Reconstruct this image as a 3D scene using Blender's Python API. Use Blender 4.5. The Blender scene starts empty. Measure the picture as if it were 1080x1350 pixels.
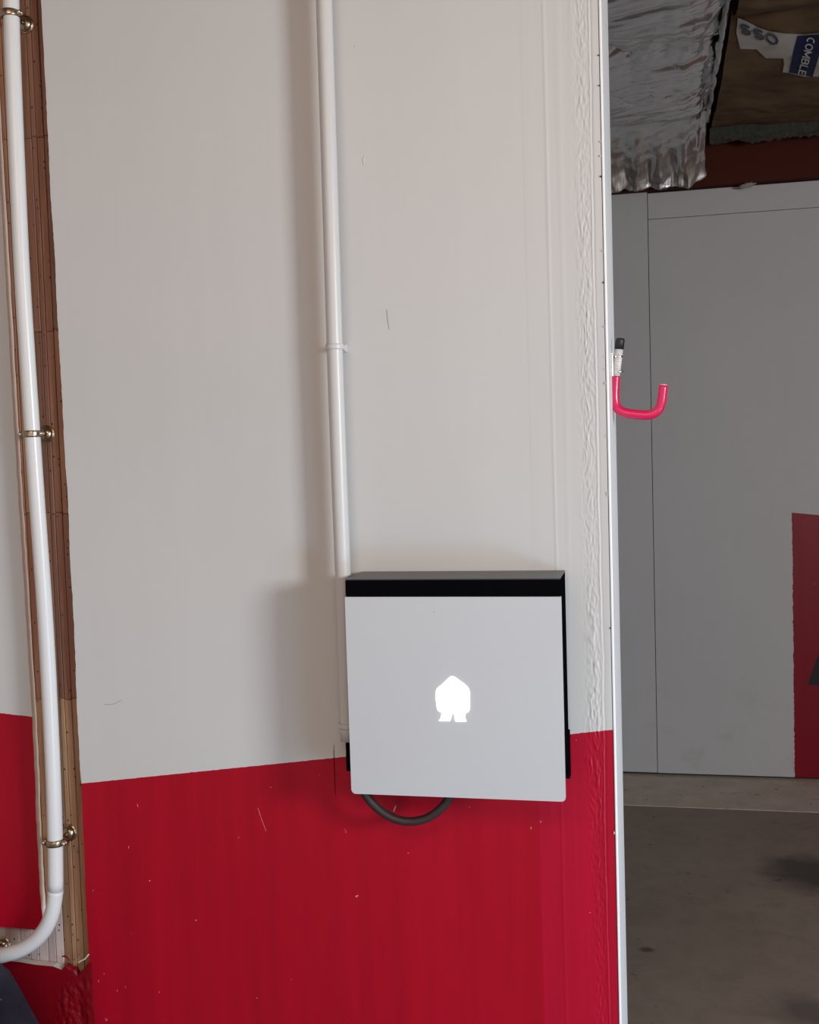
import bpy, bmesh, math, random
from mathutils import Vector, Matrix, noise
C = bpy.context; S = C.scene; COL = S.collection
random.seed(7)

# ------------------------------------------------------------------ camera
FPX, YAW, PITCH, ROLL, EYE = 1468.2, -0.2166, -0.0596, -0.0308, 1.5
fw = Vector((math.sin(YAW)*math.cos(PITCH), math.cos(YAW)*math.cos(PITCH), math.sin(PITCH)))
r0 = fw.cross(Vector((0, 0, 1))).normalized(); u0 = r0.cross(fw)
RT = math.cos(ROLL)*r0 + math.sin(ROLL)*u0
UP = -math.sin(ROLL)*r0 + math.cos(ROLL)*u0
CAM = Vector((0, 0, EYE))
cd = bpy.data.cameras.new('camera'); cam = bpy.data.objects.new('camera', cd); COL.objects.link(cam)
cd.sensor_fit = 'VERTICAL'; cd.sensor_height = 36; cd.sensor_width = 28.8; cd.lens = 36*FPX/1350; cd.clip_start = 0.02
M = Matrix((RT, UP, -fw)).transposed().to_4x4(); M.translation = CAM
cam.matrix_world = M; S.camera = cam

def ray(px, py): return (fw*FPX + RT*(px-540) - UP*(py-675))
def at(px, py, Y):                       # point of the plane y = Y seen at a pixel of the photograph
    d = ray(px, py); return CAM + d*(Y/d.y)
def atz(px, py, Z):
    d = ray(px, py); return CAM + d*((Z-EYE)/d.z)
def atx(px, py, X):
    d = ray(px, py); return CAM + d*(X/d.x)

# ------------------------------------------------------------------ world, lights, exposure
W = bpy.data.worlds.new('world'); S.world = W; W.use_nodes = True
W.node_tree.nodes['Background'].inputs[0].default_value = (0.97, 0.965, 1.0, 1)
W.node_tree.nodes['Background'].inputs[1].default_value = 0.60
def area(name, loc, aim, sx, sy, power, col):
    l = bpy.data.lights.new(name, 'AREA'); l.shape = 'RECTANGLE'; l.size = sx; l.size_y = sy
    l.energy = power; l.color = col
    o = bpy.data.objects.new(name, l); COL.objects.link(o); o.location = loc
    o.rotation_euler = (Vector(aim)-Vector(loc)).to_track_quat('-Z', 'Y').to_euler(); return o
area('window_daylight', (2.46, -0.13, 1.76), (-0.3, 1.75, 1.2), 0.60, 0.56, 44, (0.97, 0.985, 1.0))
low = area('low_cool_fill', (2.25, -0.55, 0.34), (-0.5, 1.75, 0.10), 1.3, 0.7, 5.6, (0.45, 0.72, 1.0)); low.data.spread = math.radians(75)  # added cool fill with no real source, tints the lower wall blue
area('warm_top_fill', (-0.2, -0.9, 2.6), (-0.2, 0.9, 0.8), 1.6, 0.5, 12.5, (1.0, 0.69, 0.50))  # added warm fill, no lamp known overhead; warms the upper wall and shadows
S.view_settings.view_transform = 'Standard'; S.view_settings.look = 'None'
S.view_settings.gamma = 1; S.view_settings.use_curve_mapping = False
S.view_settings.exposure = 0.82

# ------------------------------------------------------------------ helpers
def link(o, parent=None):
    COL.objects.link(o)
    if parent is not None: o.parent = parent
    return o
def thing(name, label, cat, group=None):
    o = link(bpy.data.objects.new(name, None)); o.empty_display_size = .1
    o['label'] = label; o['category'] = cat
    if group: o['group'] = group
    return o
def struct(name, label=None):
    o = link(bpy.data.objects.new(name, None)); o['kind'] = 'structure'
    o['label'] = label or name.replace('_', ' '); o['category'] = name.split('_')[0]
    return o
def base(o, p):                           # put an Empty at the thing's base; children keep their place
    o.location = p
    for c in o.children: c.matrix_parent_inverse = Matrix.Translation(-Vector(p))
def obj(name, bm, mat, parent=None, smooth=False, label=None):
    me = bpy.data.meshes.new(name); bmesh.ops.recalc_face_normals(bm, faces=bm.faces[:]); bm.to_mesh(me); bm.free()
    for m in (mat if isinstance(mat, (list, tuple)) else [mat]): me.materials.append(m)
    if smooth:
        for p in me.polygons: p.use_smooth = True
    o = link(bpy.data.objects.new(name, me), parent)
    if label: o['label'] = label
    return o
def box(bm, x0, x1, y0, y1, z0, z1, bev=0, seg=2):
    r = bmesh.ops.create_cube(bm, size=1)
    vs = r['verts']
    for v in vs:
        v.co = Vector((x0+(v.co.x+.5)*(x1-x0), y0+(v.co.y+.5)*(y1-y0), z0+(v.co.z+.5)*(z1-z0)))
    if bev:
        es = list({e for v in vs for e in v.link_edges})
        bmesh.ops.bevel(bm, geom=es, offset=bev, segments=seg, profile=.5, affect='EDGES')
    return bm
def bx(*a, **k):
    bm = bmesh.new(); return box(bm, *a, **k)
def prism(pts, y0, y1, bm=None):          # outline in (x, z), extruded from y0 (front) to y1
    bm = bm or bmesh.new()
    f = [bm.verts.new((x, y0, z)) for x, z in pts]; b = [bm.verts.new((x, y1, z)) for x, z in pts]
    n = len(pts); bm.faces.new(f); bm.faces.new(b[::-1])
    for i in range(n): bm.faces.new((f[i], b[i], b[(i+1) % n], f[(i+1) % n]))
    return bm
def catmull(pts, n=6):
    P = [Vector(p) for p in pts]; P = [2*P[0]-P[1]] + P + [2*P[-1]-P[-2]]; out = []
    for i in range(1, len(P)-2):
        a, b, c, d = P[i-1:i+3]
        for k in range(n):
            t = k/n
            out.append(.5*((2*b)+(c-a)*t+(2*a-5*b+4*c-d)*t*t+(3*b-a-3*c+d)*t**3))
    out.append(P[-2]); return out
def tube(path, r, seg=20, bm=None, cap=True):
    bm = bm or bmesh.new(); rings = []; n = len(path); nrm = None
    for i, p in enumerate(path):
        t = (path[min(i+1, n-1)]-path[max(i-1, 0)]).normalized()
        if nrm is None:
            nrm = t.orthogonal().normalized()
        nrm = (nrm-t*nrm.dot(t)).normalized(); bn = t.cross(nrm)
        rr = r[i] if isinstance(r, (list, tuple)) else r
        rings.append([bm.verts.new(p+(nrm*math.cos(2*math.pi*k/seg)+bn*math.sin(2*math.pi*k/seg))*rr) for k in range(seg)])
    for a, b in zip(rings, rings[1:]):
        for k in range(seg): bm.faces.new((a[k], a[(k+1) % seg], b[(k+1) % seg], b[k]))
    if cap: bm.faces.new(rings[0][::-1]); bm.faces.new(rings[-1])
    return bm
def lathe(prof, c, axis, seg=28, bm=None):  # prof: (radius, height along axis)
    bm = bm or bmesh.new(); ax = Vector(axis).normalized(); n = ax.orthogonal().normalized(); b = ax.cross(n); c = Vector(c); rings = []
    for r, h in prof:
        rings.append([bm.verts.new(c+ax*h+(n*math.cos(2*math.pi*k/seg)+b*math.sin(2*math.pi*k/seg))*max(r, 1e-5)) for k in range(seg)])
    for p, q in zip(rings, rings[1:]):
        for k in range(seg): bm.faces.new((p[k], p[(k+1) % seg], q[(k+1) % seg], q[k]))
    bm.faces.new(rings[0][::-1]); bm.faces.new(rings[-1]); return bm
def grid(nu, nv, fn, bm=None, thick=None):
    bm = bm or bmesh.new()
    v = [[bm.verts.new(fn(i/nu, j/nv)) for j in range(nv+1)] for i in range(nu+1)]
    for i in range(nu):
        for j in range(nv): bm.faces.new((v[i][j], v[i+1][j], v[i+1][j+1], v[i][j+1]))
    return bm

# ------------------------------------------------------------------ materials
class NT:
    def __init__(s, name):
        s.m = bpy.data.materials.new(name); s.m.use_nodes = True; s.t = s.m.node_tree; s.b = s.t.nodes['Principled BSDF']
    def n(s, typ, **k):
        x = s.t.nodes.new(typ)
        for a, v in k.items(): setattr(x, a, v)
        return x
    def l(s, a, b): s.t.links.new(a, b)
    def math(s, op, a, b=None, c=None):
        x = s.n('ShaderNodeMath', operation=op)
        for i, v in enumerate((a, b, c)):
            if v is None: continue
            if isinstance(v, (int, float)): x.inputs[i].default_value = v
            else: s.l(v, x.inputs[i])
        return x.outputs[0]
    def mix(s, f, a, b):
        x = s.n('ShaderNodeMix', data_type='RGBA')
        for sock, v in ((x.inputs[0], f), (x.inputs[6], a), (x.inputs[7], b)):
            if isinstance(v, (int, float)): sock.default_value = v
            elif isinstance(v, tuple): sock.default_value = (*v, 1) if len(v) == 3 else v
            else: s.l(v, sock)
        return x.outputs[2]
    def noise(s, scale, detail=4, rough=.5, vec=None, dist=0, stretch=None):
        x = s.n('ShaderNodeTexNoise'); x.inputs['Scale'].default_value = scale; x.inputs['Detail'].default_value = detail
        x.inputs['Roughness'].default_value = rough; x.inputs['Distortion'].default_value = dist
        if vec is None: vec = s.pos(stretch)
        s.l(vec, x.inputs['Vector']); return x.outputs[0]
    def pos(s, stretch=None):
        g = s.n('ShaderNodeNewGeometry').outputs['Position']
        if stretch:
            m = s.n('ShaderNodeMapping'); m.inputs['Scale'].default_value = stretch; s.l(g, m.inputs[0]); g = m.outputs[0]
        return g
    def ramp(s, f, lo, hi):
        x = s.n('ShaderNodeMapRange'); x.inputs[1].default_value = lo; x.inputs[2].default_value = hi; s.l(f, x.inputs[0]); return x.outputs[0]
    def bump(s, h, strength, dist=.001, prev=None):
        x = s.n('ShaderNodeBump'); x.inputs['Strength'].default_value = strength; x.inputs['Distance'].default_value = dist
        s.l(h, x.inputs['Height'])
        if prev is not None: s.l(prev, x.inputs['Normal'])
        return x.outputs[0]
    def set(s, **k):
        for a, v in k.items():
            i = s.b.inputs[{'col': 'Base Color', 'rough': 'Roughness', 'metal': 'Metallic', 'normal': 'Normal', 'coat': 'Coat Weight', 'spec': 'Specular IOR Level', 'em': 'Emission Color', 'ems': 'Emission Strength'}[a]]
            if isinstance(v, tuple): i.default_value = (*v, 1)
            elif isinstance(v, (int, float)): i.default_value = v
            else: s.l(v, i)
        return s
def lin(r, g, b): return tuple(((c/255)/12.92 if c <= 10 else ((c/255+.055)/1.055)**2.4) for c in (r, g, b))
def plain(name, col, rough=.5, metal=0, var=.06, nscale=30, bump=0, **k):
    m = NT(name); f = m.noise(nscale, 5)
    m.set(col=m.mix(f, tuple(c*(1-var) for c in col), tuple(min(1, c*(1+var)) for c in col)), rough=rough, metal=metal, **k)
    if bump: m.set(normal=m.bump(m.noise(nscale*8, 4), bump))
    return m.m

WHITE = (.572, .578, .572); RED = (.37, .0025, .016)
def painted(name, a, b, side=None, white=WHITE, red=RED, bump=.12, x0=None, stains=None):
    """white paint above the line z = a + b x, red below it (only for x > x0 when given)"""
    m = NT(name); sp = m.n('ShaderNodeSeparateXYZ'); m.l(m.pos(), sp.inputs[0])
    jit = m.math('MULTIPLY', m.math('SUBTRACT', m.noise(140, 3), .5), .0022)
    zl = m.math('ADD', m.math('MULTIPLY_ADD', sp.outputs[0], b, a), jit)
    mask = m.math('LESS_THAN', sp.outputs[2], zl)
    if x0 is not None:
        jx = m.math('MULTIPLY_ADD', m.noise(45, 5, .7), .014, x0-.007)
        mask = m.math('MULTIPLY', mask, m.math('GREATER_THAN', sp.outputs[0], jx))
    soft = m.noise(2.2, 3); brush = m.noise(26, 6, .6, stretch=(1, 1, .06))
    wv = m.mix(m.ramp(soft, .3, .7), tuple(c*.955 for c in white), white)
    wv = m.mix(m.math('MULTIPLY', m.ramp(brush, .45, .75), .25), wv, tuple(c*1.04 for c in white))
    rv = m.mix(m.ramp(brush, .3, .75), tuple(c*.86 for c in red), tuple(c*1.1 for c in red))
    chips = m.math('GREATER_THAN', m.noise(95, 2, .5), .785)
    rv = m.mix(chips, rv, (.62, .32, .30))
    if stains:
        st = m.ramp(m.noise(7, 6, .65), .55, .8)
        low = m.n('ShaderNodeMapRange'); m.l(sp.outputs[2], low.inputs[0]); low.inputs[1].default_value = .55; low.inputs[2].default_value = 0
        wv = m.mix(m.math('MULTIPLY', m.math('MULTIPLY', st, low.outputs[0]), .55), wv, stains)
    m.set(col=m.mix(mask, wv, rv), rough=m.math('MULTIPLY_ADD', mask, -.10, .48), spec=.22)
    n1 = m.bump(brush, bump, .001); m.set(normal=m.bump(m.noise(420, 3), .10, .0006, n1))
    return m.m

D = 1.75                                  # front face of the partition
l1 = at(107, 1033, D); l2 = at(808, 962, D); sl = (l2.z-l1.z)/(l2.x-l1.x)
m_front = painted('painted_partition', l1.z-sl*l1.x, sl)
m_fill = painted('painted_filler', l1.z-sl*l1.x, sl, bump=.25, red=(.42, .004, .026))
l3 = at(0, 940, D); l4 = at(43, 945, D); s2 = (l4.z-l3.z)/(l4.x-l3.x)
m_left = painted('painted_left_panel', l3.z-s2*l3.x, s2)
YB = 4.99                                 # back wall
b1 = at(1047, 676, YB); b2 = at(1080, 679, YB); s3 = (b2.z-b1.z)/(b2.x-b1.x)
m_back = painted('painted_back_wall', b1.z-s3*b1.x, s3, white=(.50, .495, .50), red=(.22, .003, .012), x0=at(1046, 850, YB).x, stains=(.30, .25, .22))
m_red_shaded = painted('red_paint_shaded', 9, 0, bump=.3, red=(.185, .002, .008))  # same red paint, darkened in the colour for shade low on the left
m_edge = plain('bare_board_edge', (.82, .74, .67), .8, bump=.4, var=.12, nscale=60)
m_trim = plain('white_trim_paint', (.86, .875, .89), .4, var=.02, bump=.05)
m_raw = plain('raw_plaster', (.55, .52, .48), .85, bump=.5, var=.12, nscale=50)
m_gap = plain('dark_gap', (.02, .015, .015), .9)

def wood(name, c1, c2, c3, gloss=.55):
    m = NT(name); g = m.noise(55, 6, .62, stretch=(1, 1, .05), dist=.6); g2 = m.noise(240, 3, .5, stretch=(1, 1, .03))
    info = m.n('ShaderNodeObjectInfo').outputs['Random']
    c = m.mix(m.ramp(g, .35, .68), c1, c2); c = m.mix(m.math('MULTIPLY', m.ramp(g2, .5, .7), .35), c, c3)
    hs = m.n('ShaderNodeHueSaturation'); m.l(c, hs.inputs['Color']); m.l(m.math('MULTIPLY_ADD', info, .45, .78), hs.inputs['Value'])
    v = m.n('ShaderNodeTexVoronoi'); v.inputs['Scale'].default_value = 110; m.l(m.pos((1, 1, .8)), v.inputs['Vector'])
    pick = m.n('ShaderNodeSeparateColor'); m.l(v.outputs['Color'], pick.inputs[0])
    dot = m.math('MULTIPLY', m.math('LESS_THAN', v.outputs['Distance'], .17), m.math('GREATER_THAN', pick.outputs[0], .72))
    m.set(col=m.mix(dot, hs.outputs[0], (.02, .008, .006)), rough=gloss, normal=m.bump(g, .35, .0008)); return m.m
m_w1 = wood('stained_pine_dark', (.17, .065, .036), (.30, .145, .085), (.13, .03, .018))
m_w2 = wood('stained_pine_tan', (.24, .122, .062), (.40, .235, .125), (.16, .045, .024))
m_w3 = wood('weathered_pine', (.38, .29, .26), (.56, .46, .43), (.22, .13, .10), .8)
m_pipe = plain('white_pvc', (.68, .695, .70), .30, var=.012, nscale=8)
m_pipe2 = plain('white_painted_pvc', (.56, .56, .555), .36, var=.012, nscale=8)
m_brass = NT('yellow_zinc_steel'); f = m_brass.noise(90, 3)
m_brass.set(col=m_brass.mix(f, (.30, .24, .17), (.52, .40, .28)), metal=1, rough=.27); m_brass = m_brass.m
m_zinc = plain('zinc_screw', (.62, .61, .58), .25, 1)
m_beam = NT('beam_stain'); g = m_beam.noise(8, 5, stretch=(.12, 1, 1))
m_beam.set(col=m_beam.mix(g, (.050, .010, .007), (.085, .020, .012)), rough=.8, spec=.12, normal=m_beam.bump(g, .3)); m_beam = m_beam.m

# ------------------------------------------------------------------ the setting
ZC = 2.78
# floor
m = NT('concrete_floor')
big = m.noise(1.6, 5, .6); mid = m.noise(9, 6, .7, dist=.4); fine = m.noise(160, 3)
c = m.mix(m.ramp(big, .3, .7), (.245, .19, .15), (.30, .245, .20)); c = m.mix(m.math('MULTIPLY', m.ramp(mid, .45, .72), .5), c, (.135, .105, .086))
spots = m.ramp(m.noise(17, 4, .6), .655, .71); c = m.mix(m.math('MULTIPLY', spots, .65), c, (.05, .038, .032))
c = m.mix(m.math('MULTIPLY', fine, .25), c, (.27, .24, .21))
sp = m.n('ShaderNodeSeparateXYZ'); m.l(m.pos(), sp.inputs[0])
oil = atz(1075, 1152, 0)
def blob(m, sp, cx, cy, rx, ry, amp=.5):
    dx = m.math('DIVIDE', m.math('SUBTRACT', sp.outputs[0], cx), rx); dy = m.math('DIVIDE', m.math('SUBTRACT', sp.outputs[1], cy), ry)
    d = m.math('SQRT', m.math('ADD', m.math('MULTIPLY', dx, dx), m.math('MULTIPLY', dy, dy)))
    d = m.math('ADD', d, m.math('MULTIPLY', m.math('SUBTRACT', m.noise(8, 5, .6), .5), amp)); return m.ramp(d, 1.15, .45)
c = m.mix(m.math('MULTIPLY', blob(m, sp, oil.x, oil.y, .20, .19, 1.1), .8), c, (.035, .03, .028))
o2 = atz(1070, 1335, 0); c = m.mix(m.math('MULTIPLY', blob(m, sp, o2.x, o2.y, .10, .10, 1.2), .6), c, (.05, .045, .045))
o3 = atz(853, 1252, 0); c = m.mix(m.math('MULTIPLY', blob(m, sp, o3.x, o3.y, .026, .02, .8), .8), c, (.045, .035, .03))
m.set(col=c, rough=.72, normal=m.bump(mid, .25, .004)); m_floor = m.m
m = NT('pale_concrete_strip'); c = m.mix(m.ramp(m.noise(7, 6, .7), .35, .7), (.47, .40, .34), (.60, .52, .45))
c = m.mix(m.math('MULTIPLY', m.ramp(m.noise(24, 4, .6), .62, .70), .6), c, (.08, .05, .04)); m.set(col=c, rough=.8, normal=m.bump(m.noise(60, 5), .2)); m_strip = m.m
fl = struct('floor', 'brown grey stained concrete garage floor')
YS = (atz(820, 1061, 0).y+atz(1080, 1072, 0).y)/2
obj('slab', bx(-2.3, 2.62, -3.2, YS-.002, -.12, 0), m_floor, fl)
obj('wall_footing', bx(-2.3, 2.62, YS, YB+.1, -.12, .002), m_strip, fl, label='paler concrete strip along the foot of the back wall')

# back wall: three boards with open joints
wb = struct('wall_back', 'grey white boarded back wall with a red painted patch')
ZT = at(940, 250, YB).z; XJ = (at(855, 300, YB).x+at(866, 980, YB).x)/2; ZJ = at(960, 282, YB).z
obj('panel', bx(-2.3, XJ-.0012, YB, YB+.02, .014, ZT+.02, bev=.0008), m_back, wb)
obj('panel', bx(XJ+.0012, 2.62, YB-.003, YB+.02, .014, ZJ-.001, bev=.0008), m_back, wb)
obj('panel', bx(XJ+.0012, 2.62, YB-.003, YB+.02, ZJ+.001, ZT+.004, bev=.0008), m_back, wb)
obj('backing', bx(-2.3, 2.62, YB+.022, YB+.12, -.1, 3.0), m_gap, wb)
t1, t2, t3 = at(1065, 903, YB-.003), at(1082, 856, YB-.003), at(1098, 903, YB-.003)
obj('black_triangle', prism([(t1.x, t1.z), (t2.x, t2.z), (t3.x, t3.z)], YB-.0045, YB-.003), plain('black_triangle', (.012, .008, .01), .7), wb, label='black triangle on the red patch')  # thin black plate with a triangular outline

cl = struct('ceiling', 'dark boarded ceiling')
m_ceil = plain('ceiling_board', (.16, .10, .07), .8, nscale=5, var=.2)
obj('board', bx(-2.3, 2.62, -3.2, YB+.12, ZC+.20, ZC+.23), m_ceil, cl)
for x in (-.62, 1.18, 2.2): obj('rafter', bx(x-.03, x+.03, -3.2, YB-.06, ZC+.02, ZC+.2), m_beam, cl)
wl = struct('wall_left', 'left wall of the garage'); obj('panel', bx(-2.4, -2.3, -3.2, YB+.12, -.1, ZC+.23), plain('side_wall_white', (.5, .47, .44), .7), wl)
wr = struct('wall_right', 'right wall of the garage around the window')
mw = plain('right_wall_white', (.5, .47, .44), .7)
for k, a in enumerate([(2.62, 2.72, -3.2, -.52, -.1, ZC+.23), (2.62, 2.72, .26, YB+.12, -.1, ZC+.23), (2.62, 2.72, -.52, .26, -.1, 1.42), (2.62, 2.72, -.52, .26, 2.1, ZC+.23)]):
    obj('panel', bx(*a), mw, wr)
wq = struct('wall_rear', 'rear wall above the open garage door')
obj('panel', bx(-2.4, 2.72, -3.3, -3.2, 2.15, ZC+.23), mw, wq)
# timber beam on top of the back wall
tb = thing('timber_beam', 'dark red brown timber beam running along the top of the back wall', 'beam')
zb0 = ZT+.009; obj('beam', bx(-2.3, 2.62, YB-.05, YB-.002, zb0, zb0+.215, bev=.004), m_beam, tb)
p = at(985, 245, YB-.05)
bm = bmesh.new(); bmesh.ops.create_icosphere(bm, subdivisions=3, radius=1)
for v in bm.verts:
    n = 1+.5*noise.noise(v.co*2.1); v.co = Vector((p.x+v.co.x*.034*n, YB-.054+v.co.y*.014*n, p.z+.001+v.co.z*.010*n+v.co.x*.004))
obj('foam_blob', bm, plain('dried_foam', (.30, .27, .23), .9), tb, True, label='pale blob of dried foam on the lower edge')
base(tb, (0.5, YB-.03, zb0))

# ------------------------------------------------------------------ partition wall
wf = struct('wall_front', 'white and red painted partition wall with an exposed timber post')
TH = .30; XE = -.0686; Z0, Z1 = 0.004, 2.95
# irregular hand-cut left edge of the big board
edge = [at(x, y, D) for x, y in ((51, -60), (54.3, 0), (60, 112), (62.3, 160), (64.8, 208), (66.5, 257), (69.7, 300), (72.3, 335), (74.2, 390), (76.3, 430), (78.7, 465), (81.4, 515), (83, 550), (85.6, 600), (89.5, 658), (91, 700), (92.7, 740), (95.7, 790), (97.7, 830), (99.5, 870), (100.8, 920), (102.8, 960), (104.8, 1000), (107.4, 1035), (108.9, 1080), (111, 1130), (112.8, 1180), (114.8, 1220), (117.2, 1258), (120.5, 1300), (124, 1350))]
pe = [(edge[0].x-.004, Z1)]
for a, b in zip(edge, edge[1:]):
    for k in range(8):
        t = k/8; q = a.lerp(b, t); pe.append((q.x+random.uniform(-.0005, .0005), q.z))
pe += [(edge[-1].x, edge[-1].z), (edge[-1].x+.002, Z0)]
XS = at(441.5, 1010, D).x; zc = at(441, 984, D).z; zc2 = at(441, 1052, D).z
pts = pe + [(XS, Z0), (XS, zc2), (XS-.0013, zc2+.012), (XS-.0015, zc-.008), (XS, zc+.006), (XS, Z1)]
obj('panel', prism(pts, D, D+.0145), m_front, wf)
XF = at(700, 600, D).x
obj('panel', bx(XS, XE-.001, D, D+.0145, Z0, Z1), m_front, wf)
obj('panel', bx(-2.3, XE-.001, D+TH-.0145, D+TH, Z0, Z1), m_trim, wf, label='back face of the partition')
obj('end_trim', bx(XE, XE+.004, D+.0006, D+TH, Z0, Z1, bev=.0012), m_trim, wf, label='bright white strip closing the end of the partition')
# crease of the joint filler beside the pipe
a, b = at(443, 735, D), at(449, 978, D)
# filler coat over the right-hand joint: real relief
def fill(u, v):
    x = XF+(XE-.0012-XF)*u; z = Z0+(Z1-Z0)*v
    w = (x-XF)/(XE-XF)
    e1 = math.exp(-((w-.77)/.10)**2)
    if w > .87: e1 *= .3
    patch = .35+.65*max(0, min(1, .5+1.6*noise.noise(Vector((0, 3.1, z*2.3)))))
    h = .0001+.00022*w + .00045*max(0, noise.noise(Vector((x*95, 0, z*2.2)))) * min(1, w*1.6)
    h += e1*patch*.0024*abs(noise.noise(Vector((x*150+z*30+2.5*noise.noise(Vector((x*40, 2, z*14))), 5, z*70+2*noise.noise(Vector((0, x*60, z*9)))))))
    h += e1*.0009*noise.noise(Vector((x*310, 2, z*180)))
    rid = .868+.018*noise.noise(Vector((1, 1, z*3)))+.010*noise.noise(Vector((1, 8, z*16)))+.004*noise.noise(Vector((1, 8, z*60)))
    h += .0011*math.exp(-((w-rid)/.012)**2)*(.55+.45*noise.noise(Vector((3, 3, z*9)))) - .0006*math.exp(-((w-rid-.02)/.010)**2)
    h += .0004*math.exp(-((w-.30-.02*noise.noise(Vector((9, 0, z*2))))/.02)**2)
    h *= min(1, w*9)
    return (x, D-.00015-max(0, h), z)
obj('filler_coat', grid(150, 900, fill), m_fill, wf, True, label='rough trowelled filler painted over near the end of the wall')
# small broken notches along the end
for py in (72, 112, 186, 205, 232, 330, 372, 430, 470, 486, 505, 575, 650, 653, 828, 1098):
    p = at(797+(py/1350)*19.5, py, D-.001); h = random.uniform(.0005, .0022)
    obj('chip', bx(XE-.0018-random.random()*.0012, XE-.0004, D-.0022, D-.0002, p.z-h, p.z+h), m_raw if py % 4 else m_gap, wf)
# left panel and lower left panel
le = [(-16, -60), (-8, 100), (5, 330), (12, 450), (18.5, 560), (24, 655), (29.5, 740), (35, 830), (42.5, 945), (45.5, 1010), (48, 1080), (50.5, 1130), (52.5, 1170), (56, 1212), (54.5, 1225)]
LE = [at(x, y, D) for x, y in le]
zb = at(20, 1224, D).z
right = [(LE[0].x, Z1)]
for p_, q_ in zip(LE, LE[1:]):
    for k in range(6):
        q = p_.lerp(q_, k/6); right.append((q.x+random.uniform(-.0006, .0006), q.z))
right[-1] = (LE[-1].x, zb)
bm = prism([(-2.3, Z1)] + right + [(-2.3, zb+.006)], D, D+.0145)
bmesh.ops.recalc_face_normals(bm, faces=bm.faces[:])
for f_ in bm.faces:
    if f_.normal.x > .5 or f_.normal.z < -.5: f_.material_index = 1
o = obj('panel', bm, [m_left, m_edge], wf)
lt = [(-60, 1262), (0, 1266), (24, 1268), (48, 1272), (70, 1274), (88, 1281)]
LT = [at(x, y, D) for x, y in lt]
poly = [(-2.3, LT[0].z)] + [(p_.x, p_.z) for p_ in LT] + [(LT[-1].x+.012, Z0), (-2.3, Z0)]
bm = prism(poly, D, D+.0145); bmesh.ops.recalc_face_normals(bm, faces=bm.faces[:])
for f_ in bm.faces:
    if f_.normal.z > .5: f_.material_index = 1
obj('panel', bm, [m_red_shaded, m_raw], wf, label='lower red board with a bare white top edge')
# lumpy filler closing the bottom of the post
fa = at(58, 1285, D); fb = at(122, 1285, D); ztop = at(100, 1272, D).z
def lump(u, v):
    xa_ = fa.x+(at(84, 1285, D).x-fa.x)*max(0, 1-v*9); x = xa_+(fb.x-xa_)*u; top = ztop-.007+.005*math.sin(u*9+.6)*(.3+u)+.004*noise.noise(Vector((u*6, 0, 0)))-.008*math.exp(-((u-.52)/.12)**2)+.016*max(0, u-.75)*4
    z = top-(top-.02)*v
    k = math.sin(math.pi*min(1, max(0, u)))**.6*min(1, u*2.6)**1.3
    h = k*(.0018+.0024*abs(noise.noise(Vector((x*45+z*18, 1, z*16))))+.0022*noise.noise(Vector((x*130, 4, z*75)))+.0010*noise.noise(Vector((x*420, 7, z*240))))
    h -= .003*math.exp(-((u-.62-.55*v*1.2)/.10)**2)*min(1, v*8)
    h *= min(1, v*14+.05)
    return (x, D-.0004-h + (.012 if v == 0 else 0), z)
obj('filler_lump', grid(70, 420, lump), m_red_shaded, wf, True, label='rough red filler over the foot of the post, colour darkened for shade')
# curl of torn facing
c1 = [at(x, y, D-.003) for x, y in ((103, 1269), (108, 1266), (112, 1264), (117, 1258))]
obj('torn_edge', tube(catmull(c1, 4), .0014, 8), m_raw, wf, True)
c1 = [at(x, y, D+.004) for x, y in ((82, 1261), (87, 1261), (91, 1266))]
obj('torn_edge', tube(catmull(c1, 4), .0015, 8), m_red_shaded, wf, True)
# timber post of glued strips, each strip split at its finger joints
post = link(bpy.data.objects.new('post', None), wf); post['label'] = 'exposed post of glued pine strips'
YW = D+.0155
xl = at(-45, 700, YW).x-.03; xr = at(107, 1040, YW).x+.012
px_edges = [at(x, 560, YW).x for x in (-22, -9, 4, 15, 27.5, 38, 49, 60, 66.5, 76, 84, 97)]
px_edges[0] = xl
jpy = [[-80, 180, 437, 676, 922, 1205, 1500], [-80, 178, 435, 678, 920, 1195, 1500]]
for i, (xa, xb) in enumerate(zip(px_edges, px_edges[1:])):
    zs = [Z1] + [at(60, y, YW).z for y in jpy[i % 2][1:-1]] + [Z0]
    if i >= 6: zs.pop(-2)
    if i in (3, 7): zs.pop(2)
    for k, (za, zb_) in enumerate(zip(zs, zs[1:])):
        low = at(0, 1150, YW).z
        mat = m_w1 if za > at(60, 700, YW).z+.01 else m_w2
        if zb_ < .3 and i < 6: mat = m_w3
        if i == 4 and k < 3: mat = m_w2
        off = random.uniform(0, .0016)
        obj('plank', bx(xa+.0006, xb-.0006, YW+off, YW+.03, zb_+.0003, za-.0003, bev=.0007, seg=1), mat, post)
obj('core', bx(xl, xr, YW+.031, D+TH-.016, Z0, Z1), m_gap, post)

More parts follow.
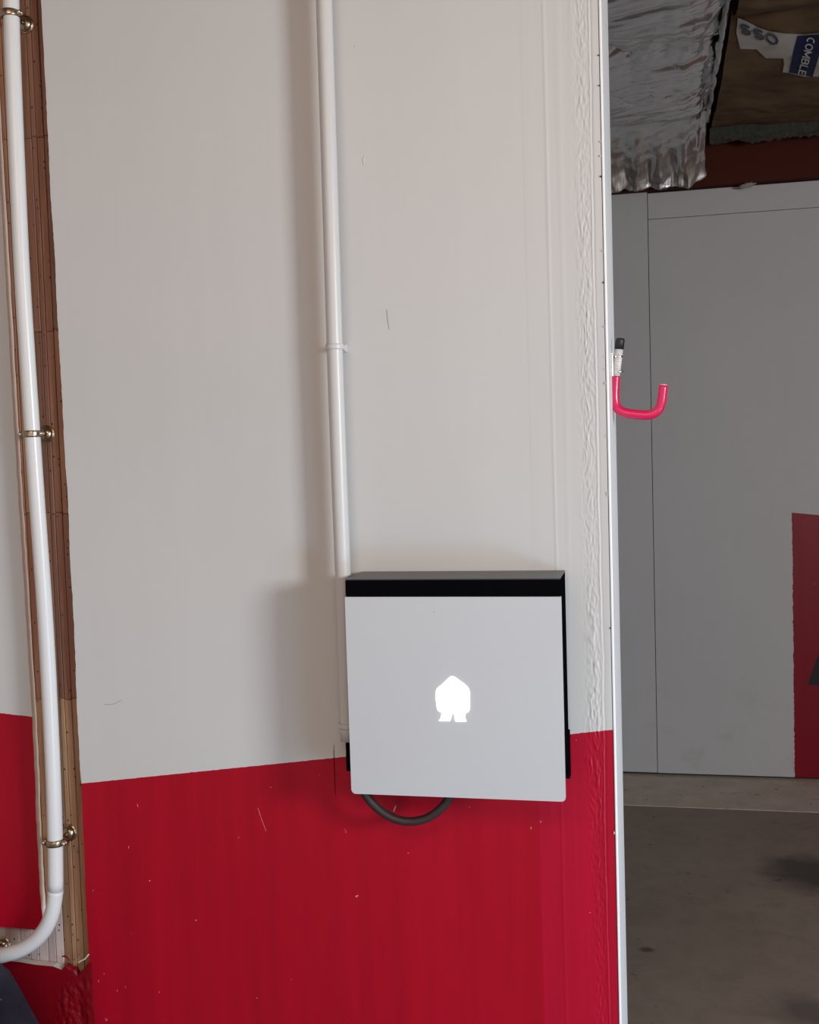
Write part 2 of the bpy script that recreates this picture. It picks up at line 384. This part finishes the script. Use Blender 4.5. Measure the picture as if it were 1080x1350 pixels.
# ------------------------------------------------------------------ conduits and clamps
YP = D-.032
cp = [(13, -75), (17, 80), (27.5, 330), (36, 470), (43, 575), (49.5, 670), (61, 835), (69, 1000), (72.5, 1100), (73.5, 1174)]
path = catmull([at(x, y, YP) for x, y in cp], 6)
el = catmull([at(x, y, YP) for x, y in ((73.5, 1174), (69.5, 1201), (60.5, 1223), (47, 1239), (30, 1250.5), (12, 1257), (-12, 1261.5), (-60, 1264), (-130, 1262))], 8)
RP = .0131
pl = thing('conduit_pipe', 'white plastic pipe on the bare timber post, bending left at its foot', 'pipe', 'white plastic conduit pipes')
obj('pipe_run', tube(path, RP, 32), m_pipe, pl, True)
e = tube(el, RP+.0002, 32); obj('elbow', e, m_pipe, pl, True, label='bend turning the pipe to the left')
base(pl, path[-1])
YP2 = D-.034
pr_x = at(437, 0, YP2).x
ctr = [at(x, y, YP2) for x, y in ((425, -70), (427.2, 0), (434.3, 225), (441, 450), (446.5, 610), (451.7, 745), (456, 870), (459.5, 976))]
pm = thing('conduit_pipe', 'white plastic pipe running down the middle of the white wall beside the box', 'pipe', 'white plastic conduit pipes')
obj('pipe_run', tube(catmull(ctr, 6), .0128, 32), m_pipe2, pm, True)
base(pm, ctr[-1])

def ringband(c, axis, r, w, t, bm=None, seg=40):
    prof = [(r, -w/2), (r+t, -w/2), (r+t*1.25, -w/2+w*.2), (r+t*1.25, w/2-w*.2), (r+t, w/2), (r, w/2), (r, -w/2)]
    bm = bm or bmesh.new(); ax = Vector(axis).normalized(); n = Vector((1, 0, 0)); n = (n-ax*n.dot(ax)).normalized(); b = ax.cross(n); rings = []
    for rr, h in prof[:-1]:
        rings.append([bm.verts.new(c+ax*h+(n*math.cos(2*math.pi*k/seg)+b*math.sin(2*math.pi*k/seg))*rr) for k in range(seg)])
    rings.append(rings[0])
    for p, q in zip(rings, rings[1:]):
        for k in range(seg): bm.faces.new((p[k], p[(k+1) % seg], q[(k+1) % seg], q[k]))
    return bm
def clamp(c, axis, label):
    t = thing('pipe_clamp', label, 'clamp', 'yellow zinc pipe clamps on the timber post')
    ax = Vector(axis).normalized()
    obj('ring', ringband(c, ax, RP+.0004, .0110, .0022), m_brass, t, True)
    side = ax.cross(Vector((0, 1, 0))).normalized()
    for s in (-1, 1):
        q = c+side*s*(RP+.0062)
        # ear: short lug with a screw through it, facing the room
        bm = tube([q+Vector((0, -.0052, 0)), q+Vector((0, -.0048, 0)), q+Vector((0, .0048, 0)), q+Vector((0, .0052, 0))], [.0040, .0047, .0047, .0040], 18)
        obj('ear', bm, m_brass, t, True)
        bm = lathe([(.0001, -.0094), (.0022, -.0093), (.0034, -.0078), (.0034, -.0052), (.0018, -.0052), (.0018, .0085)], q, (0, 1, 0), 16)
        sc = obj('screw', bm, m_zinc, t, True)
    # spacer rod and domed rosette on the post
    obj('spacer', tube([c+Vector((0, RP+.001, 0)), Vector((c.x, YW-.002, c.z))], .0035, 14), m_brass, t, True)
    obj('rosette', lathe([(.0140, 0), (.0150, -.0008), (.0148, -.0028), (.0128, -.0022), (.0122, -.0046), (.0106, -.0078), (.0078, -.0104), (.0040, -.0118), (.0001, -.0121)][::-1], (c.x, YW+.0014, c.z), (0, 1, 0), 32), m_brass, t, True)
    base(t, (c.x, YW, c.z))
clamp(at(13.5, 19, YP), path[0]-path[10], 'yellow zinc clamp on the left pipe, uppermost, at the top of the post')
clamp(at(42.5, 572, YP), path[0]-path[-10], 'yellow zinc clamp on the left pipe, halfway down the post')
clamp(at(73, 1110, YP), path[30]-path[-4], 'yellow zinc clamp on the left pipe just above its bend')
clamp(at(-15, 1261.5, YP), (-1, 0, .02), 'yellow zinc clamp on the sideways end of the left pipe, below the red board')
# plastic clip on the middle pipe
pc = thing('pipe_clip', 'small white plastic clip holding the middle pipe to the wall', 'clip')
c = at(441.5, 457.5, YP2); ax = (ctr[2]-ctr[4]).normalized()
obj('ring', ringband(c, ax, .0130, .0085, .0015), m_pipe2, pc, True)
obj('saddle', bx(c.x-.006, c.x+.0105, c.y+.0125, D-.0002, c.z-.0045, c.z+.0045, bev=.001), m_pipe2, pc)
obj('foot', bx(c.x-.013, c.x+.0115, D-.006, D, c.z-.0065, c.z+.0065, bev=.0015), m_pipe2, pc)
base(pc, (c.x, D, c.z))
pc = thing('pipe_clip', 'small white plastic clip low on the middle pipe, left of the box', 'clip')
c = at(458.5, 956, YP2)
obj('ring', ringband(c, (0, 0, 1), .0130, .0085, .0015), m_pipe2, pc, True)
obj('foot', bx(c.x-.009, c.x+.0105, c.y+.0128, D, c.z-.0065, c.z+.0065, bev=.0015), m_pipe2, pc)
base(pc, (c.x, D, c.z))

# ------------------------------------------------------------------ the wall box
m_black = plain('black_powder_coat', (.0030, .0030, .0042), .95, var=.02, spec=0.0)
m_top = plain('top_metal_lit', (.030, .030, .034), .34, var=.02, spec=.5)  # same metal as the housing, colour lightened for the light on top
m_cover = plain('white_cover', (.525, .55, .575), .30, var=.008, nscale=4)
x0, x1, zt, zbt = -.4674, -.1364, EYE-.2026, EYE-.5376; YF = D-.1085
wbx = thing('wall_box', 'square white and black electrical box with a glowing house symbol on the wall', 'box')
CT = .008
zband = at(600, 787, YF).z
obj('housing', bx(x0+.001, x1-.0015, YF+CT+.0012, D-.004, zbt+.034, zt-.0022, bev=.0008), m_black, wbx)
obj('top_plate', bx(x0+.001, x1-.0015, YF+.004, D-.002, zt-.002, zt, bev=.0005), m_top, wbx, label='metal top sheet, lit tone put into its colour')
obj('top_band', bx(x0+.0006, x1-.0012, YF+.0028, YF+CT+.001, zband+.0006, zt-.0022, bev=.0006), m_black, wbx, label='glossy black band above the cover')
def rrect(xa, xb, za, zb, rb, rt, n=6):
    out = []
    for cx, cz, r, a0 in ((xb-rb, za+rb, rb, -90), (xb-rt, zb-rt, rt, 0), (xa+rt, zb-rt, rt, 90), (xa+rb, za+rb, rb, 180)):
        for k in range(n+1):
            a = math.radians(a0+90*k/n); out.append((cx+r*math.cos(a), cz+r*math.sin(a)))
    return out
bm = prism(rrect(x0, x1, zbt, zband, .0055, .0010), YF, YF+CT)
es = [e_ for e_ in bm.edges if all(abs(v.co.y-YF) < 1e-6 for v in e_.verts)]
bmesh.ops.bevel(bm, geom=es, offset=.0009, segments=2, affect='EDGES')
cov = obj('cover', bm, m_cover, wbx, label='flat white square front cover')
lp = [(505, 285), (530, 293), (570, 320), (640, 370), (675, 398), (700, 432), (712, 475), (713, 560), (712, 670), (700, 700), (682, 714), (655, 718), (655, 785), (674, 818), (550, 818), (541, 795), (535, 735), (517, 716), (500, 735), (488, 790), (478, 812), (350, 810), (372, 782), (382, 740), (382, 708), (352, 698), (334, 682), (325, 640), (315, 560), (315, 465), (325, 436), (345, 415), (400, 370), (470, 305), (485, 292)]
L = [at(540+a/9, 860+b_/9, YF) for a, b_ in lp]
me_ = NT('lit_symbol'); me_.set(col=(1., 1., 1.), em=(1., .99, .97), ems=2.2)
obj('symbol', prism([(q.x, q.z) for q in L][::-1], YF-.0008, YF+.0005), me_.m, cov, label='glowing white house-shaped symbol')
# small status sensor
q = at(572, 807, YF); obj('sensor', lathe([(.0009, 0), (.0009, -.0004), (.0001, -.0005)], q, (0, 1, 0), 12), plain('sensor_grey', (.35, .37, .37), .5), cov)
ya = D-.022; pa, pb = at(455.5, 979, ya), at(754.5, 1027, ya)
obj('mounting_plate', bx(pa.x, x1+.0006, ya, D-.0005, pb.z, at(755, 966, ya).z, bev=.001), m_black, wbx, label='black mounting plate behind the lower half')
obj('gland', tube([Vector((x0+.030, D-.060, zbt+.036)), Vector((x0+.030, D-.060, zbt+.012))], .011, 16), m_black, wbx, True)
obj('gland', tube([Vector((at(596, 1040, D-.06).x, D-.060, zbt+.036)), Vector((at(596, 1040, D-.06).x, D-.060, zbt+.012))], .011, 16), m_black, wbx, True)
base(wbx, ((x0+x1)/2, D, zbt))
yc = D-.060
cb = [at(x, y, yc) for x, y in ((475, 1018), (476.5, 1032), (481, 1046), (493, 1061), (508, 1073), (524, 1080.5), (541, 1083), (558, 1080.5), (573, 1073), (586, 1061), (595, 1047), (598, 1033), (598, 1018))]
lc = thing('cable_loop', 'thick black cable looping out under the wall box', 'cable')
obj('cable', tube(catmull(cb, 8), .0070, 18), plain('black_rubber', (.030, .022, .022), .42, nscale=200, bump=.1), lc, True); base(lc, cb[0])

# scratches, nicks and paint drips on the wall
nick = plain('paint_nick', (.70, .45, .42), .5); scr = plain('pencil_mark', (.30, .29, .27), .8)
def stroke(pts, r, mat, name='scratch'):
    obj(name, tube(catmull([at(x, y, D-.0001) for x, y in pts], 3), r, 6), mat, wf, True)
stroke([(510, 408), (511, 420), (513, 434)], .0005, scr)
stroke([(481, 206), (479, 211), (480, 217)], .0009, m_pipe2); stroke([(468, 60), (468.5, 62)], .0009, m_pipe2)
stroke([(138, 929), (150, 928), (160, 923)], .0004, scr)
stroke([(522, 1062), (519, 1070)], .0008, nick)
stroke([(340, 1065), (345, 1080), (351, 1096)], .00018, nick)
for x, y in ((181, 1060), (170, 1115), (123, 1173), (130, 1292), (210, 1307), (155, 1305), (166, 1300), (757, 1267), (700, 1090), (713, 1082)):
    stroke([(x, y), (x+random.uniform(-1, 1), y+random.uniform(2, 4))], random.uniform(.0002, .00038), nick)

# ------------------------------------------------------------------ hook on the end of the wall
YH = D+.15
hk = thing('utility_hook', 'pink sleeved steel storage hook on the end of the partition', 'hook')
m_pink = plain('pink_vinyl_sleeve', (.60, .012, .085), .22, var=.03)
hp = [(811.8, 496), (810.8, 510), (810.6, 526), (813.5, 537), (822, 543.5), (838, 546.2), (855, 547), (866, 542.5), (871.5, 533), (873.5, 520), (874.8, 508)]
hpt = catmull([at(x, y, YH) for x, y in hp], 8)
obj('sleeve', tube(hpt, [.0080]*(len(hpt)-2)+[.0076, .0064], 20), m_pink, hk, True, label='glossy pink vinyl sleeve')
q1, q2 = at(818, 447, YH), at(811.8, 497, YH)
bm = tube([q1.lerp(q2, t) for t in (0, .25, .6, 1)], .0062, 18); obj('bar', bm, m_zinc, hk, True, label='bare steel bar')
bm = tube([q1.lerp(q2, t) for t in (.27, .98)], .0069, 18); st = obj('sticker', bm, plain('paper_sticker', (.66, .62, .60), .5), hk, True, label='white barcode sticker wrapped round the bar')
bm = tube([q1.lerp(q2, t) for t in (-.02, .02, .27)], [.0062, .0076, .0076], 18); obj('end_cap', bm, plain('black_plastic', (.01, .01, .012), .5), hk, True, label='black plastic cap')
for k in range(7):
    t = .42+.06*k; q = q1.lerp(q2, t); w = (.002, .0035, .0028, .0035, .0015, .003, .0022)[k]
    obj('print_mark', bx(q.x-.0005, q.x-.0005+w, q.y-.0073, q.y-.0065, q.z-.0004, q.z+.0006), scr, st)
tip = hpt[-1]
obj('sleeve_rim', ringband(tip+Vector((0, 0, .0008)), (tip-hpt[-3]), .0040, .002, .0016, seg=20), plain('pale_vinyl', (.75, .35, .45), .4), hk, True)
zA, zB = at(806, 466, YH).z, at(806, 497, YH).z
obj('bracket', bx(XE+.004, XE+.0062, YH-.016, YH+.016, zB, zA, bev=.0006), m_zinc, hk, label='steel bracket plate')
for zz in (zA-.006, zB+.008):
    obj('strap', ringband(Vector((q1.lerp(q2, .5).x if 0 else (q1.x+q2.x)/2, YH, zz)), (0, 0, 1), .0071, .003, .001, seg=20), m_zinc, hk, True)
    obj('strut', bx(XE+.006, XE+.014, YH-.003, YH+.003, zz-.0015, zz+.0015), m_zinc, hk)
base(hk, (XE+.004, YH, zB))

# ------------------------------------------------------------------ roof insulation
m = NT('foil'); ribs = m.n('ShaderNodeTexWave', wave_type='BANDS', bands_direction='X'); ribs.inputs['Scale'].default_value = 24; ribs.inputs['Distortion'].default_value = .6
m.l(m.pos(), ribs.inputs['Vector'])
cr = m.noise(9, 2, .5, dist=1.2, stretch=(.7, 1.6, 1)); n1 = m.bump(cr, .35, .010); n2 = m.bump(ribs.outputs[1], .16, .0015, n1)
m.set(col=m.mix(m.noise(40, 3), (.55, .56, .56), (.78, .78, .79)), metal=.95, rough=m.math('MULTIPLY_ADD', cr, .22, .13), normal=n2); m_foil = m.m
XR = .235
def pleat(x, w=1): return abs(noise.noise(Vector((x*14, .3, 0))))
def foil(u, v):
    # v 0 near the camera .. 1 hanging end; creases at vA, vB
    x = -.50+(XR+.50)*u
    Y = 2.5+v*2.36
    Ya = atz(870, 72, ZC-.05).y + .11*(abs(((x+.5)/.15) % 1-.5)*2-.5)*(1 if x < .02 else .3)+.04*noise.noise(Vector((x*7, 0, 4))); Yb = 4.62
    if Y < Ya: t = ((Y-2.2)/(Ya-2.2))**2.2
    elif Y < Yb: t = (Y-Ya)/(Yb-Ya); t = t**1.8
    else: t = 0
    sag = .055*math.sin(math.pi*min(1, max(0, t)))**.55
    edge_ = min(1, (1-u)*9)**.5
    z = ZC-.02-sag*edge_+.03*(1-edge_)
    d = abs(Y-Ya); z += .022*noise.ridged_multi_fractal(Vector((x*9, Y*3, 2)), 1, 2, 3, 1, 2)*math.exp(-d/.09)-.012*math.exp(-d/.09)
    z += .010*noise.noise(Vector((x*6+Y*14, Y*9, 1)))*(.3+.7*u) + .005*noise.noise(Vector((x*8+Y*30, 5, Y*12)))
    z += .016*noise.noise(Vector((x*30, Y*6, 8)))*max(0, u-.7)*4
    z += .004*(1-2*abs(noise.noise(Vector((x*3-Y*5, x*9+Y*22, 7)))))
    if Y > Ya and u < .75:                       # pleats fanning out below the seam
        f = math.exp(-(Y-Ya)/.16)*min(1, (Y-Ya)/.02)*(1 if u < .5 else (.75-u)*4)
        ph = (x+.55*(Y-Ya)+.02*noise.noise(Vector((x*6, Y*4, 6))))/.062
        z += .020*f*(2*abs(ph % 1-.5)-.5) + .007*f*noise.noise(Vector((ph*2.4, 0, 2)))
    z += .016*math.exp(-abs(Y-Yb+.02+.05*(u-.6))/.018)*min(1, max(0, (u-.25)*4))
    mid = Ya+.42+.10*(u-.5)
    z += .014*math.exp(-abs(Y-mid)/.022)*min(1, max(0, (u-.4)*4))
    if Y > Yb:
        s = (Y-Yb)/(4.86-Yb)
        pl = .5+.5*math.cos((x+.04*noise.noise(Vector((x*5, 0, 0))))*2*math.pi/.115)
        z -= .205*s**1.25 + .010*(1-pl)*s
        Y = Yb+.27*math.sin(s*math.pi/2)**.8 - .035*math.sin(s*math.pi)*(1-.5*pl)
        x += .010*noise.noise(Vector((x*20, s*5, 1)))*s
        z += .009*noise.noise(Vector((x*45, s*7, 3)))*s
    return (x, Y, z)
ro = thing('foil_insulation', 'crinkled silver foil insulation batt under the roof, end hanging over the beam', 'insulation')
fo = obj('foil_sheet', grid(220, 420, foil), m_foil, ro, True)
sd = fo.modifiers.new('s', 'SOLIDIFY'); sd.thickness = .004; sd.offset = 1
def flap(u, v):
    Y = 2.5+u*2.15; x = XR-.012+.022*v+.006*noise.noise(Vector((Y*11, v*2, 0))); z = ZC-.01-.035*math.sin(v*math.pi)+.010*noise.noise(Vector((Y*16, v*3, 5)))
    return (x+.002, Y, z)
obj('side_flap', grid(120, 8, flap), m_foil, ro, True, label='pale stapled edge flap')
base(ro, (0, 3.6, ZC))

m = NT('kraft_paper'); n_ = m.noise(5, 4, .6); f_ = m.noise(60, 4)
m.set(col=m.mix(m.ramp(n_, .3, .7), (.085, .046, .026), (.16, .105, .055)), rough=.75, spec=.15, normal=m.bump(f_, .2, .002)); m_kraft = m.m
YK = 4.85
Ynear = atz(1020, 30, ZC-.08).y
def kz(x, y):
    roll_ = .085*math.sqrt(max(0, 1-((y-(Ynear-.28))/.30)**2)) if abs(y-(Ynear-.28)) < .30 else 0
    s = .055*math.sin(math.pi*min(1, max(0, (y-Ynear)/(YK-Ynear))))**.6 if y > Ynear-.02 else .01
    return ZC-.012-max(s, roll_)+.012*noise.noise(Vector((x*5, y*6, 3)))+.006*noise.noise(Vector((x*16, y*18, 6)))
kr = thing('kraft_insulation', 'brown paper faced insulation batt under the roof, right of the foil', 'insulation')
ko = obj('kraft_sheet', grid(110, 150, lambda u, v: (XR+.016+.9*u, 2.5+(YK-2.5)*v, kz(XR+.016+.9*u, 2.5+(YK-2.5)*v))), m_kraft, kr, True)
m_wool = NT('glass_wool'); f2 = m_wool.noise(60, 6, .7); m_wool.set(col=m_wool.mix(f2, (.018, .019, .014), (.075, .075, .058)), rough=1, normal=m_wool.bump(f2, .8, .006)); m_wool = m_wool.m
def wool(u, v):
    x = XR+.012+.9*u; a = v*math.pi; n = noise.noise(Vector((x*13, a*2, 0)))*.012+noise.noise(Vector((x*45, a*5, 2)))*.008
    n2 = noise.noise(Vector((x*90, a*9, 4)))*.005; sg = .012*noise.noise(Vector((x*4, 9, 0)))
    return (x, YK-.035-(.045+n+n2)*math.sin(a), 2.738+sg+(.046+n*1.3+n2)*math.cos(a))
obj('wool_edge', grid(240, 14, wool), m_wool, kr, True, label='ragged grey glass wool showing at the end')
# printed sheet on the batt
def onk(px, py, off):
    d = ray(px, py); t = (ZC-.06-EYE)/d.z
    for _ in range(12):
        q = CAM+d*t; t = (kz(q.x, q.y)-EYE)/d.z
    q = CAM+d*t; return Vector((q.x, q.y, q.z-off))
def poly_on(name, outline, off, mat, parent, step=4.0, label=None):
    bm = bmesh.new(); vs = [bm.verts.new((x, y, 0)) for x, y in outline]; f = bm.faces.new(vs)
    xs = [p[0] for p in outline]; ys = [p[1] for p in outline]
    k = min(xs)+step
    while k < max(xs): bmesh.ops.bisect_plane(bm, geom=bm.verts[:]+bm.edges[:]+bm.faces[:], plane_co=(k, 0, 0), plane_no=(1, 0, 0)); k += step
    k = min(ys)+step
    while k < max(ys): bmesh.ops.bisect_plane(bm, geom=bm.verts[:]+bm.edges[:]+bm.faces[:], plane_co=(0, k, 0), plane_no=(0, 1, 0)); k += step
    for v in bm.verts: v.co = onk(v.co.x, v.co.y, off)
    return obj(name, bm, mat, parent, True, label)
m_lab = plain('printed_sheet_white', (.40, .38, .35), .5, var=.12, nscale=20); m_blue = plain('print_navy', (.010, .018, .062), .6, spec=.12)
m_ink = plain('print_dark_navy', (.012, .018, .06), .45); m_let = plain('print_white', (.44, .44, .44), .5)
sh = poly_on('printed_label', [(973, 22), (985, 27), (1000, 35), (1015, 40), (1035, 43), (1060, 44), (1090, 41), (1130, 36), (1130, 100), (1075, 100), (1060, 100), (1040, 95), (1032, 94), (1034, 83), (1033, 76), (1010, 75.5), (1003, 69), (998, 64), (976, 63), (971, 42)], .003, m_lab, kr, 5, 'white printed sheet with navy lettering')
poly_on('blue_band', [(1052, 45), (1086, 42.5), (1079, 75), (1071.5, 99.5), (1040.5, 93.5), (1045, 72)], .0055, m_blue, sh, 2)
def arc(cx, cy, rx, ry, a0, a1, n=14): return [(cx+rx*math.cos(math.radians(a0+(a1-a0)*k/n)), cy+ry*math.sin(math.radians(a0+(a1-a0)*k/n))) for k in range(n+1)]
GLYPH = {'C': (.80, [arc(.46, .5, .36, .42, 68, 292)]), 'O': (.86, [arc(.42, .5, .33, .42, 0, 360, 22)]),
         'M': (1.0, [[(.10, 0), (.10, 1)], [(.10, .98), (.48, .22)], [(.48, .22), (.86, .98)], [(.86, 0), (.86, 1)]]),
         'B': (.78, [[(.12, 0), (.12, 1)], [(.12, .91), (.42, .91)] + arc(.42, .72, .22, .19, 90, -90, 8) + [(.12, .53)], [(.42, .53)] + arc(.44, .30, .24, .22, 90, -90, 8) + [(.12, .08)]]),
         'L': (.66, [[(.12, 0), (.12, 1)], [(.12, .09), (.60, .09)]]),
         'E': (.70, [[(.12, 0), (.12, 1)], [(.12, .91), (.62, .91)], [(.12, .51), (.56, .51)], [(.12, .09), (.62, .09)]]),
         'S': (.80, [arc(.40, .71, .27, .21, 25, 270, 12) + arc(.40, .29, .27, .21, 90, -155, 12)])}
def text_on(name, body, fn, mat, parent, off, wt, ht):   # flat printed strokes; fn maps (px along, px up) to the photograph
    tot = sum(GLYPH[c_][0] for c_ in body); bm = bmesh.new(); x0_ = 0
    for c_ in body:
        w, strokes = GLYPH[c_]
        for st_ in strokes:
            P_ = [Vector(((x0_+a_)/tot, b_)) for a_, b_ in st_]
            Q = []
            for p_, q_ in zip(P_, P_[1:]):
                Q += [p_.lerp(q_, k/3) for k in range(3)] if len(P_) < 6 else [p_]
            Q.append(P_[-1]); Q = [Vector(fn(q.x, q.y)) for q in Q]; rows = []
            for k, q in enumerate(Q):
                d = (Q[min(k+1, len(Q)-1)]-Q[max(k-1, 0)]).normalized(); n = Vector((-d.y, d.x))*wt/2
                rows.append([bm.verts.new(onk(q.x+n.x, q.y+n.y, off)), bm.verts.new(onk(q.x-n.x, q.y-n.y, off))])
            for a_, b_ in zip(rows, rows[1:]): bm.faces.new((a_[0], a_[1], b_[1], b_[0]))
        x0_ += w
    return obj(name, bm, mat, parent)
# reads downwards: baseline runs along the band, letter tops to the right
def comble(u, h):
    a = Vector((1065, 44)); b_ = Vector((1052, 93.5)); d = b_-a; nn = Vector((-d.y, d.x)).normalized()*-1
    q = a+d*(u*1.02)+nn*(h*13.2); return q.x, q.y
text_on('lettering', 'COMBLE', lambda u, h: comble(u*1.0, h*.80), m_let, sh, .0095, 1.8, 11)
def big(u, h):
    x = 974+u*53; y = 39+u*19; return x-h*1.0+1, y-h*13.5+1
text_on('lettering', 'SSO', big, m_ink, sh, .0065, 2.7, 12)
base(kr, (.7, 3.6, ZC))

# ------------------------------------------------------------------ dusty dark cover at lower left
m = NT('dusty_navy_plastic'); d1 = m.noise(7, 5, .6); d2 = m.noise(120, 4, .6)
c = m.mix(m.ramp(d1, .35, .7), (.006, .007, .013), (.026, .029, .042)); c = m.mix(m.math('GREATER_THAN', d2, .70), c, (.16, .16, .18))
m.set(col=c, rough=m.math('MULTIPLY_ADD', d1, .3, .3), spec=.2, normal=m.bump(d2, .1)); m_navy = m.m
Yc0 = D-.070
oc = [at(x, y, Yc0) for x, y in ((-140, 1225), (-60, 1238), (-20, 1250), (0, 1263), (12, 1279), (24, 1299), (38, 1325), (52, 1350), (66, 1385), (80, 1440))]
bn = thing('plastic_cover', 'dusty dark navy plastic cover standing at the lower left corner', 'cover')
prof = [(q.x, q.z) for q in oc]
poly = [(prof[0][0]-.02, prof[0][1]-.03)] + prof + [(prof[-1][0]+.06, .03), (prof[-1][0]+.05, .004), (prof[0][0]-.02, .004)]
bm = prism(poly, Yc0-.14, Yc0)
es = [e_ for e_ in bm.edges if abs(e_.verts[0].co.y-e_.verts[1].co.y) < 1e-6 and max(v.co.z for v in e_.verts) > .05]
bmesh.ops.bevel(bm, geom=es, offset=.008, segments=4, affect='EDGES', clamp_overlap=True)
obj('shell', bm, m_navy, bn, False)
bm = tube([Vector((x-.004, Yc0-.006, z-.004)) for x, z in prof[1:]], .0042, 10)
obj('rim', bm, m_navy, bn, True, label='rounded rim')
base(bn, (poly[0][0]+.1, Yc0-.07, .004))
